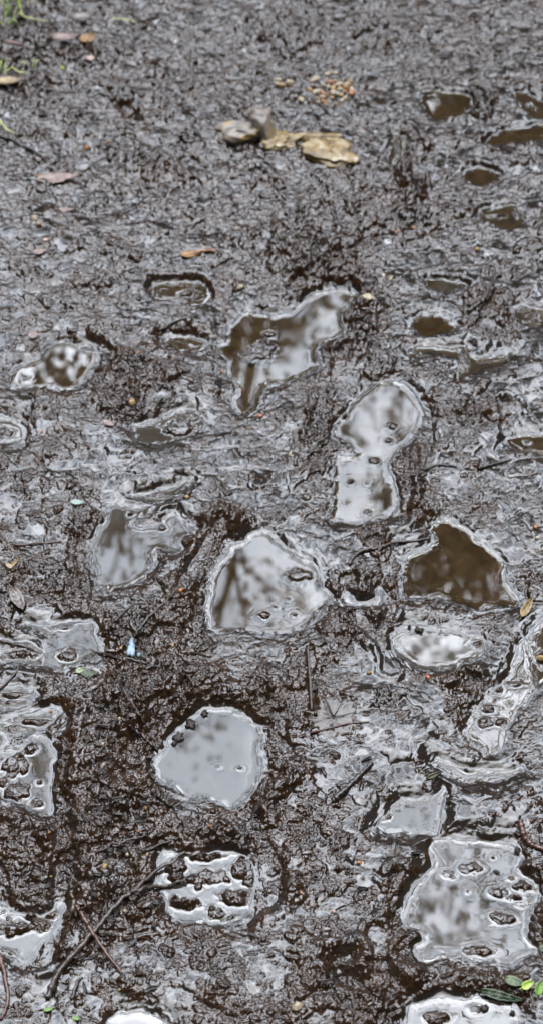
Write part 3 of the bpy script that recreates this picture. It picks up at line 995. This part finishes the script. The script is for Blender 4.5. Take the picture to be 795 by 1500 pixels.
def leaf(px, py, Lpx, Wpx, ang, m, label, curl=.15, seed=0, tilt=(0, 0), lift=.001, serr=.05, group='leaves on the mud', name='dead_leaf', spread=.004, rib=True, cat='leaf'):
    s = W(px + 1, py)[0] - W(px, py)[0]
    L = Lpx * s
    bm = leaf_mesh(L, Wpx * s / 2, curl, serr, seed=seed)
    o = mesh_obj(name, bm, m)
    settle(o, px, py, ang, tilt, lift, spread)
    tag(o, label, cat, group)
    if rib:
        bm = bmesh.new()
        tube(bm, [(-L * .62, 0, curl * L * .15), (-L * .5, 0, curl * L * .12 - .0002), (0, 0, -.006 * L + .0003), (L * .45, 0, curl * L * .1)], [.0006, .0006, .0005, .0002], 5)
        mesh_obj('stalk', bm, m, o)
    return o


GREEN = simple('green_leaf', (.05, .12, .015), (.16, .28, .03), 90, .3)
LIME = simple('lime_leaf', (.22, .34, .04), (.42, .52, .10), 90, .3)
DGREEN = simple('dark_green_leaf', (.008, .018, .005), (.02, .04, .01), 90, .2)
DEAD = simple('dead_leaf', (.055, .04, .034), (.12, .09, .075), 120, .28, 1.7)
DEADP = simple('pinkish_dead_leaf', (.12, .075, .06), (.22, .15, .125), 90, .3, 1.6)
TAN = simple('tan_leaf', (.12, .075, .03), (.40, .30, .15), 90, .35)
OCHRE = simple('ochre_leaf', (.12, .05, .012), (.30, .16, .04), 90, .4)
BLK = simple('rotted_leaf', (.006, .004, .003), (.022, .013, .008), 200, .5, 1.4)
leaf(733, 1462, 66, 17, -.25, DGREEN, 'long dark green leaf lying over the bottom puddle edge', .12, 2, name='green_leaf')
leaf(770, 1447, 22, 13, .5, LIME, 'small lime green leaf in the bottom right corner', .3, 3, tilt=(.3, 0), lift=.006, name='green_leaf')
leaf(787, 1452, 26, 14, 1.2, GREEN, 'mid green leaf right of the lime leaf in the bottom right corner', .3, 4, tilt=(.2, .2), lift=.005, name='green_leaf')
leaf(752, 1440, 30, 17, -.3, simple('mottled_leaf', (.03, .07, .02), (.12, .14, .07), 120, .3), 'mottled muddy green leaf left of the lime leaf', .2, 5, lift=.002, name='green_leaf')
leaf(795, 1391, 18, 13, .4, DGREEN, 'dark green leaf tip at right edge above the green leaves', .1, 6, lift=.003, name='green_leaf')
leaf(55, 258, 10, 4, .4, OCHRE, 'blurred ochre scrap at upper left', .1, 7, rib=False)
leaf(62, 262, 0.1, 0.1, 0, OCHRE, 'x', rib=False) if False else None
leaf(72, 1480, 16, 7, .2, GREEN, 'small green leaf bit at the bottom left', .1, 8, lift=.001, rib=False, name='green_leaf')
leaf(112, 1493, 12, 7, -.3, GREEN, 'tiny green leaf bit at bottom edge right of its twin', .1, 9, lift=.001, rib=False, name='green_leaf')
leaf(769, 895, 40, 14, 1.05, TAN, 'pale curled dead leaf right of the clear brown puddle', .35, 10, tilt=(.1, 0), lift=.003)
leaf(27, 880, 46, 22, -1.1, DEAD, 'grey folded dead leaf at left above the small pale puddle', .15, 11, lift=.001)
leaf(22, 830, 26, 6, 1.0, YELL, 'yellow bladed scrap at left above the grey folded leaf', .2, 12, lift=.002, rib=False)
leaf(14, 832, 16, 7, 2.4, PALE, 'white papery flake beside the yellow bladed scrap', .2, 13, lift=.002, rib=False)
leaf(122, 30, 34, 18, .2, DEAD, 'blurred oval grey leaf near the top left', .2, 14, lift=.006, tilt=(.15, 0))
leaf(95, 62, 42, 18, .15, DEADP, 'blurred pale dead leaf top left beside the ochre lump', .2, 15, lift=.005, tilt=(.1, .1))
leaf(130, 64, 26, 22, .9, OCHRE, 'blurred ochre and brown dead leaf in the top left', .4, 16, lift=.006)
leaf(14, 124, 44, 18, .1, TAN, 'blurred tan leaf at the upper left edge', .15, 17, lift=.004)
leaf(20, 70, 34, 8, -.35, DEADP, 'blurred reddish curled leaf strip at the top left edge', .3, 18, lift=.004, rib=False)
leaf(134, 88, 12, 12, .1, PINK, 'blurred pink scrap under the ochre leaf top left', .2, 19, lift=.004, rib=False)
leaf(85, 262, 62, 26, .15, DEADP, 'faint pinkish leaf pressed into the mud at upper left', .03, 20, lift=-.0005, spread=.007, serr=.2, rib=False)
leaf(96, 308, 34, 10, .2, DEADP, 'small pinkish leaf strip below the larger pinkish leaf', .03, 21, lift=.000, spread=.006, rib=False)
leaf(59, 369, 20, 14, .2, DEADP, 'pinkish leaf bit left below the pinkish leaf strip', .05, 22, lift=.001, rib=False)
leaf(68, 352, 10, 7, .2, PINK, 'tiny pink scrap above the pinkish leaf bit', .05, 23, lift=.001, rib=False)
leaf(50, 492, 16, 16, .2, DEADP, 'pinkish scrap above the olive puddle', .05, 24, lift=.001, rib=False)
leaf(160, 622, 20, 10, -.5, DEADP, 'dull pink leaf scrap on the crumbly patch at left', .05, 25, lift=.001, rib=False)
leaf(280, 373, 30, 16, .2, OCHRE, 'blurred brown leaf in the upper middle', .1, 26, lift=.0005, rib=False)
leaf(668, 1246, 9, 13, 1.2, BLK, 'dark oval seed pod lying by the reddish twig', .1, 27, lift=.001, rib=False) if False else None
leaf(634, 1138, 26, 8, .45, simple('olive_leaf', (.03,.03,.012), (.07,.07,.03), 80, .2), 'small olive boat shaped leaf on the winged puddle', .35, 28, lift=.001, rib=False)
leaf(114, 737, 20, 11, -.1, simple('blue_green_shard', (.18,.24,.22), (.26,.31,.28), 60, .3), 'faint blue green shard at left above the forked puddle', .05, 29, lift=.001, rib=False, name='shard', cat='shard')
leaf(118, 984, 14, 10, .5, simple('mossy_tuft', (.10,.13,.05), (.35,.38,.22), 200, .5), 'pale mossy scrap below the small pale puddle', .3, 31, lift=.001, rib=False, name='moss_scrap', cat='moss')
leaf(132, 988, 26, 14, .1, simple('moss_dark', (.02,.035,.015), (.06,.08,.04), 200, .5), 'dark green mossy patch beside the pale scrap', .1, 32, lift=.0005, rib=False, name='moss_scrap', serr=.4, cat='moss')

# flattened lobed leaf half buried
VEIN = simple('leaf_vein', (.03, .018, .013), (.05, .034, .027), 100, .35)


def lobed(px, py, size, ang, m, label):
    s = W(px + 1, py)[0] - W(px, py)[0]
    R = size * s
    x0, y0 = Wg(px, py)
    bm = bmesh.new()
    n = 90
    outline = []
    for i in range(n):
        a = 2 * math.pi * i / n
        r = R * (.66 + .15 * abs(math.cos(2.5 * a)) ** 1.2 + .06 * math.sin(17 * a) + .04 * math.sin(31 * a + 1))
        outline.append((r * math.cos(a), r * math.sin(a)))
    rings = [0.02, .2, .4, .6, .8, 1.0]
    prev = None
    ca, sa = math.cos(ang), math.sin(ang)
    for q in rings:
        ring = []
        for i, (a_, b_) in enumerate(outline):
            lx, ly = a_ * q, b_ * q * .95
            wx_, wy_ = lx * ca - ly * sa, lx * sa + ly * ca
            a = 2 * math.pi * i / n
            z = .75 * gz(x0 + wx_, y0 + wy_) + .25 * top_z(x0 + wx_, y0 + wy_, .006) + .0001 + .0008 * abs(math.sin(2.5 * a)) * q - (.0016 if q == 1 else 0)
            ring.append(bm.verts.new((wx_, wy_, z)))
        if prev:
            for i in range(n):
                bm.faces.new((prev[i], prev[(i + 1) % n], ring[(i + 1) % n], ring[i]))
        else:
            bm.faces.new(ring)
        prev = ring
    bmesh.ops.recalc_face_normals(bm, faces=bm.faces)
    bmesh.ops.solidify(bm, geom=bm.faces[:], thickness=.0006)
    o = mesh_obj('dead_leaf', bm, m)
    o.location = (x0, y0, 0)
    tag(o, label, 'leaf', 'leaves on the mud')
    bm = bmesh.new()
    for k in range(3):
        a = ang + .5 + (k - 1) * .85
        pts = []
        for t in (0, .3, .6, .85):
            lx, ly = math.cos(a) * R * t * .8, math.sin(a) * R * t * .8
            pts.append((lx, ly, .5 * (gz(x0 + lx, y0 + ly) + top_z(x0 + lx, y0 + ly, .006)) + .0016))
        tube(bm, pts, [.0008, .0006, .0004, .0002], 5)
    mesh_obj('vein', bm, VEIN, o)
    return o


lobed(488, 1052, 50, .6, simple('flattened_leaf', (.028, .018, .013), (.062, .045, .036), 120, .3, 1.6), 'large brown lobed leaf flattened into the mud below the centre')
lobed(26, 872, 26, 1.2, simple('flattened_leaf', (.045, .04, .038), (.085, .075, .07), 120, .28, 1.6), 'small grey lobed leaf at left beside the folded one') if False else None

# blue white scrap
def scrap(px, py, w, h, m, name, label, seed, cat):
    s = W(px + 1, py)[0] - W(px, py)[0]
    rs = random.Random(seed)
    bm = bmesh.new()
    n = 14
    c = bm.verts.new((0, 0, .0015))
    ring = []
    for i in range(n):
        a = 2 * math.pi * i / n
        r = rs.uniform(.55, 1.05)
        ring.append(bm.verts.new((w * s / 2 * r * math.cos(a), h * s / 1.5 * r * math.sin(a), rs.uniform(-.0008, .0016))))
    for i in range(n):
        bm.faces.new((c, ring[i], ring[(i + 1) % n]))
    bmesh.ops.subdivide_edges(bm, edges=bm.edges[:], cuts=2)
    for v in bm.verts:
        v.co.z += .0012 * mnoise.noise(v.co * 400 + Vector((seed, 0, 0)))
    bmesh.ops.solidify(bm, geom=bm.faces[:], thickness=.0005)
    o = mesh_obj(name, bm, m)
    settle(o, px, py, rs.uniform(-.3, .3), (0, 0), .0012)
    tag(o, label, cat)
    return o


BLUE = simple('pale_blue_plastic', (.15, .22, .28), (.30, .38, .45), 260, .35)
scrap(193, 950, 15, 28, BLUE, 'plastic_scrap', 'crumpled pale blue plastic scrap on dark mud at left', 4, 'scrap')
scrap(204, 961, 8, 6, BLUE, 'plastic_scrap', 'tiny pale blue crumb right below the plastic scrap', 5, 'scrap')
# dark leaf pieces along the round puddle rim and elsewhere
for k, (a, b_, w_, h_, lb) in enumerate([(262,1084,20,15,'black leaf bit on the round puddle rim, lowest of three'), (280,1066,20,15,'black leaf bit on the round puddle rim, middle of three'),
        (300,1051,14,11,'black leaf bit on the round puddle rim, uppermost of three'), (256,1094,10,7,'small dark crumb below the lowest black leaf bit'),
        (613,925,17,11,'black leaf bit at the top of the milky oval puddle'), (599,919,7,7,'small black crumb left of the leaf bit on the oval puddle'),
        (757,1247,9,12,'dark seed pod shape beside the reddish twig at right'), (708,1478,16,10,'black leaf bit on the bottom puddle'), (749,1486,10,8,'small black leaf bit right of the other on the bottom puddle'),
        (725,1285,14,6,'dark flat speck floating on the large milky puddle')]):
    o = scrap(a, b_, w_, h_, BLK, 'leaf_bit', lb, 40 + k, 'leaf bit')
    zz = max(o.location.z, -1)
    o.location.z = zz + .0008
    tag(o, None, None, 'black leaf bits on the puddles')
# raise the bits that float to their puddle's level
lv = {i[0]: i[4] / 1000 for i in INFO}
for o in [o for o in COL.objects if o.name.startswith(('leaf_bit', 'green_leaf'))]:
    x, y = o.location.x, o.location.y
    for key, b, s, si, lev, murk, label in INFO:
        xa, ya = xs[b[1]], ys[b[0]]
        if xa[0] < x < xa[-1] and ya[0] < y < ya[-1]:
            i, j = np.searchsorted(xa, x), np.searchsorted(ya, y)
            if s[j, i] < 3 and o.location.z < lev / 1000 + .0012:
                # keep the place in view: slide along the line of sight
                o.location.z = lev / 1000 + .0012

# trodden fragments ---------------------------------------------------------
FR = random.Random(77)
frag_src = []
for k in range(10):
    bm = leaf_mesh(FR.uniform(.006, .015), FR.uniform(.001, .0032), FR.uniform(.1, .5), .25, n=6, seed=k + 50, thick=.00035)
    m = [DARKB, BLK, DEAD, BARK, BLK, DARKB, BARK, DEAD, BARK_R, DARKB][k]
    o = mesh_obj('leaf_fragment', bm, m)
    frag_src.append(o)
FZ = [(160,1160,80,130,80), (200,1010,70,70,24), (525,460,50,70,22), (190,560,70,50,28), (60,80,90,80,22), (200,1350,120,90,26), (440,380,90,50,20), (450,1300,180,150,24), (560,1100,120,100,16), (400,250,380,180,26)]
first = True
cnt = 0
used_src = set()
for cx, cy, rx, ry, n in FZ:
    for _ in range(n):
        px, py = cx + FR.gauss(0, .55) * rx, cy + FR.gauss(0, .55) * ry
        if not (-20 < px < 815 and -10 < py < 1520):
            continue
        x, y = Wg(px, py)
        if zat(film_ok, x, y) < .5:
            continue
        k = FR.randrange(10)
        if k not in used_src:
            o = frag_src[k]
            used_src.add(k)
        else:
            o = frag_src[k].copy()
            COL.objects.link(o)
        z = top_z(x, y, .003)
        o.location = (x, y, z + .0002)
        o.rotation_euler = (FR.uniform(-.35, .35), FR.uniform(-.35, .35), FR.uniform(0, 6.28))
        tag(o, 'small dark leaf or bark fragment trodden into the mud', 'fragment', 'plant fragments trodden into the mud')
        cnt += 1
for k in range(10):
    if k not in used_src:
        bpy.data.objects.remove(frag_src[k])
print('fragments', cnt)

# grass -------------------------------------------------------------------
GRS = simple('grass_green', (.10, .20, .02), (.26, .40, .05), 60, .4)
GRY = simple('grass_straw', (.25, .28, .08), (.48, .50, .20), 60, .45)


def blade(pts, w, m, name='fallen_grass', parent=None):
    bm = bmesh.new()
    L = []
    n = len(pts)
    for i, p in enumerate(pts):
        a, c = Vector(pts[max(i - 1, 0)]), Vector(pts[min(i + 1, n - 1)])
        t = (c - a).normalized()
        sd = t.cross(Vector((0, 0, 1)))
        sd = sd.normalized() if sd.length > 1e-4 else Vector((1, 0, 0))
        nr = sd.cross(t)
        ww = w * math.sin(math.pi * min(1, .2 + .8 * (1 - i / (n - 1)) ** .8) * .5)
        p = Vector(p)
        L.append([bm.verts.new(p + sd * ww), bm.verts.new(p - nr * ww * .35), bm.verts.new(p - sd * ww), bm.verts.new(p + nr * w * .1)])
    for i in range(n - 1):
        for k in range(4):
            bm.faces.new((L[i][k], L[i][(k + 1) % 4], L[i + 1][(k + 1) % 4], L[i + 1][k]))
    bm.faces.new(L[0][::-1])
    bm.faces.new(L[-1])
    return mesh_obj(name, bm, m, parent)


def tuft(px, py, n, hmin, hmax, lean, label, seed):
    rs = random.Random(seed)
    x, y = Wg(px, py)
    z = gz(x, y)
    e = empty('grass_tuft', (x, y, z))
    tag(e, label, 'grass tuft', 'grass tufts at the top left')
    for i in range(n):
        a = rs.uniform(0, 6.28)
        h = rs.uniform(hmin, hmax)
        dx, dy = math.cos(a) * lean + rs.uniform(-.2, .4), math.sin(a) * lean
        bx, by = rs.gauss(0, .012), rs.gauss(0, .012)
        pts = [(bx + dx * h * t * t, by + dy * h * t * t, -.003 + h * (t - .45 * t * t)) for t in (0, .2, .4, .6, .8, 1)]
        blade(pts, rs.uniform(.0012, .0022), rs.choice([GRS, GRS, LIME, GRY]), 'blade', e)


tuft(24, 12, 16, .03, .08, .9, 'green grass tuft in the top left corner', 3)
tuft(10, 34, 7, .02, .045, .9, 'small green grass tuft just under the corner tuft', 5)
tuft(-2, 104, 6, .02, .04, .9, 'sparse green grass at the left edge near the top', 4)
tuft(50, 100, 3, .012, .022, 1.0, 'short green grass sprout near the ochre leaf', 8)
for pp, m, lb in [([(25,27),(45,30),(72,35)], GRY, 'straw coloured grass blade lying near the top left corner'), ([(8,102),(25,107),(42,112)], GRY, 'yellow green grass blade at the upper left edge'),
                  ([(165,30),(185,33),(200,36)], GRY, 'straw coloured blade lying near the top'), ([(2,182),(10,192),(22,198)], GRY, 'yellowish blade at the left edge under the tan leaf')]:
    q = resample(pp, 7)
    pts = [(*Wg(*p), 0) for p in q]
    pts = [(a, b_, top_z(a, b_, .006) + .003) for a, b_, _ in pts]
    o = blade(pts, .0022, m)
    tag(o, lb, 'grass blade', 'single grass blades')

# ------------------------------------------------------------------ trees above the path, mirrored in the puddles
TB = simple('tree_bark', (.03, .025, .018), (.09, .075, .055), 12, .8, 1.4, .01, 40)
TL = simple('tree_leaves', (.02, .03, .008), (.05, .06, .015), 6, .5, 1.4)
GREENISH = TL


def tree(x, y, height, spread, leaves, label, seed, clumps=30, leafsz=.05, tr=.13, top=4):
    rs = random.Random(seed)
    e = empty('tree', (x, y, gz(x, y) - .05))
    tag(e, label, 'tree', 'trees mirrored in the puddles')
    bm = bmesh.new()
    tips = []

    def limb(p, d, L, r, lvl):
        n = 7
        pts, rad = [], []
        q = Vector(p)
        dd = Vector(d).normalized()
        for i in range(n + 1):
            pts.append(q.copy())
            rad.append(r * (1 - .72 * i / n))
            dd = (dd + Vector((rs.gauss(0, .12), rs.gauss(0, .12), rs.gauss(.03, .08))) * (.3 if lvl == 0 else 1)).normalized()
            q = q + dd * L / n
        tube(bm, pts, rad, 7 if lvl < 2 else 4)
        if lvl >= 1 and top == 2:
            tips.extend(pts[3:])
        if lvl >= top:
            tips.append(pts[-1])
            return
        k = (6, 5, 4, 4)[lvl]
        for i in range(k):
            t = rs.uniform(.3, 1) if lvl else rs.uniform(.3, .98)
            j = min(n, int(t * n))
            a = rs.uniform(0, 6.28)
            side = Vector((math.cos(a), math.sin(a), rs.uniform(.1, .8)))
            nd = (dd * .6 + side * .8).normalized()
            limb(pts[j], nd, L * rs.uniform(.42, .65) * (spread if lvl == 0 else 1), rad[j] * .6, lvl + 1)
            if lvl >= 2:
                tips.append(pts[j])
    limb((0, 0, 0), (rs.uniform(-.03, .03), rs.uniform(-.05, .02), 1), height, tr, 0)
    mesh_obj('trunk', bm, TB, e)
    co, fc = [], []
    pts = [tips[rs.randrange(len(tips))] for _ in range(leaves // clumps)]
    for p in pts:
        cr = rs.uniform(.06, .2)
        for _ in range(clumps):
            c = p + Vector((rs.gauss(0, cr), rs.gauss(0, cr), rs.gauss(0, cr * .8)))
            u = Vector((rs.gauss(0, 1), rs.gauss(0, 1), rs.gauss(0, 1))).normalized()
            v = u.orthogonal().normalized()
            s_ = leafsz * rs.uniform(.6, 1.2)
            i = len(co)
            co += [c - u * s_, c + v * s_ * .5 + u * s_ * .1, c + u * s_, c - v * s_ * .5]
            fc.append((i, i + 1, i + 2, i + 3))
    me_ = bpy.data.meshes.new('crown')
    me_.from_pydata([tuple(c) for c in co], [], fc)
    me_.materials.append(TL)
    o = bpy.data.objects.new('crown', me_)
    COL.objects.link(o)
    o.parent = e
    return e


TREES = [(.0, 5.6, 7.4, .4, 3600, 'slim tree whose dark trunk is mirrored in the large central puddle', 3, .045, .15),
         (1.2, 6.6, 5.2, .6, 24000, 'dense leafy tree mirrored darkly in the clear brown puddle at right', 12, .06, .14),
         (-1.45, 7.4, 3.5, .5, 13000, 'leafy tree mirrored in the olive puddle at the left edge', 23, .06, .13),
         (1.35, 4.3, 6.0, .45, 1300, 'young tree leaning over the path, mirrored softly in the large milky puddle', 41, .045, .09),
         (-1.4, 4.7, 6.0, .42, 1300, 'young tree at the left of the path, mirrored softly in the round milky puddle', 47, .045, .09),
         (.5, 10.0, 9.5, .5, 8000, 'taller tree farther along the path, mirrored in the jagged puddle', 31, .06, .17),
         ]
for (x, y, h, sp, lv_, lb, sd, ls, tr) in TREES:
    tree(x, y, h, sp, lv_, lb, sd, leafsz=ls, tr=tr, top=4 if lv_ > 20000 else 2)

# added leafy ring outside the view, cutting sky light from the sides and behind
def wood():
    rs = np.random.default_rng(5)
    n = 90000
    az = rs.uniform(-math.pi, math.pi, n)
    closed = 1 / (1 + np.exp(-(np.abs(az) - .95) / .14))      # 0 over the open lane ahead, 1 at the sides and behind
    r = (10 - 5.0 * closed) + (12 - 5 * closed) * rs.random(n) ** 1.2
    el = 24 + 36 * closed + 5 * np.sin(az * 5 + 1) + 4 * np.sin(az * 13) + 3 * np.sin(az * 29 + 2)
    h = np.tan(np.radians(el)) * r * rs.random(n) ** .75
    c = np.stack([r * np.sin(az), 1.5 + r * np.cos(az), h], -1)
    u = rs.normal(size=(n, 3))
    u /= np.linalg.norm(u, axis=1)[:, None]
    v = np.cross(u, rs.normal(size=(n, 3)))
    v /= np.linalg.norm(v, axis=1)[:, None]
    sz = rs.uniform(.12, .42, n)[:, None]
    co = np.stack([c - u * sz, c + v * sz * .6, c + u * sz, c - v * sz * .6], 1).reshape(-1, 3)
    me_ = bpy.data.meshes.new('added_woodland')
    me_.from_pydata(co.tolist(), [], np.arange(4 * n).reshape(-1, 4).tolist())
    me_.materials.append(TL)
    o = bpy.data.objects.new('added_woodland', me_)
    COL.objects.link(o)
    tag(o, 'added dark leafy ring outside the view that holds back sky light', 'added_woodland', None, 'stuff')


wood()
# ------------------------------------------------------------------ light
SUN_EL, SUN_AZ = 76, 170
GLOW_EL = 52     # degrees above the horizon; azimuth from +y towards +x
w = bpy.data.worlds.new('World')
sc.world = w
w.use_nodes = True
nt = w.node_tree
for n in list(nt.nodes):
    nt.nodes.remove(n)
sky = nt.nodes.new('ShaderNodeTexSky')
sky.sky_type = 'NISHITA'
sky.sun_disc = False
sky.sun_elevation = math.radians(SUN_EL)
sky.sun_rotation = math.radians(SUN_AZ)
sky.dust_density = 4
sky.air_density = 1
sky.ozone_density = 1.5
tc = nt.nodes.new('ShaderNodeTexCoord').outputs['Generated']
cl = noise(nt, tc, 5.5, 4, .5, .4)
cloud = ramp(nt, cl, [(.38, (7.1, 7.9, 9.0)), (.50, (12.9, 13.7, 15.0)), (.60, (18.2, 19, 20.4))])
mixs = mixc(nt, .86, sky.outputs[0], cloud)
# added glow in the cloud cover ahead, brightening the puddle reflections
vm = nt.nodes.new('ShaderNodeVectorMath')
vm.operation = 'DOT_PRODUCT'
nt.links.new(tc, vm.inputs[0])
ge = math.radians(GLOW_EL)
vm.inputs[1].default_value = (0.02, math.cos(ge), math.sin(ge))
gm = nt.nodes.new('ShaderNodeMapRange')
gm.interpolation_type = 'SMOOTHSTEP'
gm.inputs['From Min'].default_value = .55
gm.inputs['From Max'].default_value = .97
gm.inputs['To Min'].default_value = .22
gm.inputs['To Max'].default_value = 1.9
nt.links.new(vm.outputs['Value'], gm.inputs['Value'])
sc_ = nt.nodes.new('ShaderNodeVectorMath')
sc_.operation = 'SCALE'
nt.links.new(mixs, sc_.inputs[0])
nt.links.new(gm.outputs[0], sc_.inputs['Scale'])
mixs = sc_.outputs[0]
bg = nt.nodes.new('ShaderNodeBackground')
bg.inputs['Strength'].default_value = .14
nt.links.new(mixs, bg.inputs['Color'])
wo = nt.nodes.new('ShaderNodeOutputWorld')
nt.links.new(bg.outputs[0], wo.inputs[0])

sl = bpy.data.lights.new('sun', 'SUN')
sl.energy = .5
sl.angle = math.radians(70)
sl.color = (1, .97, .92)
so = bpy.data.objects.new('sun', sl)
COL.objects.link(so)
e_, a_ = math.radians(SUN_EL), math.radians(SUN_AZ)
dirv = Vector((math.sin(a_) * math.cos(e_), math.cos(a_) * math.cos(e_), math.sin(e_)))
so.rotation_euler = dirv.to_track_quat('Z', 'Y').to_euler()
so.location = dirv * 30

vs = sc.view_settings
vs.view_transform = 'Standard'
vs.look = 'None'
vs.exposure = 1.45
vs.gamma = 1
sc.cycles.max_bounces = 6
sc.cycles.transparent_max_bounces = 8
sc.cycles.use_denoising = True
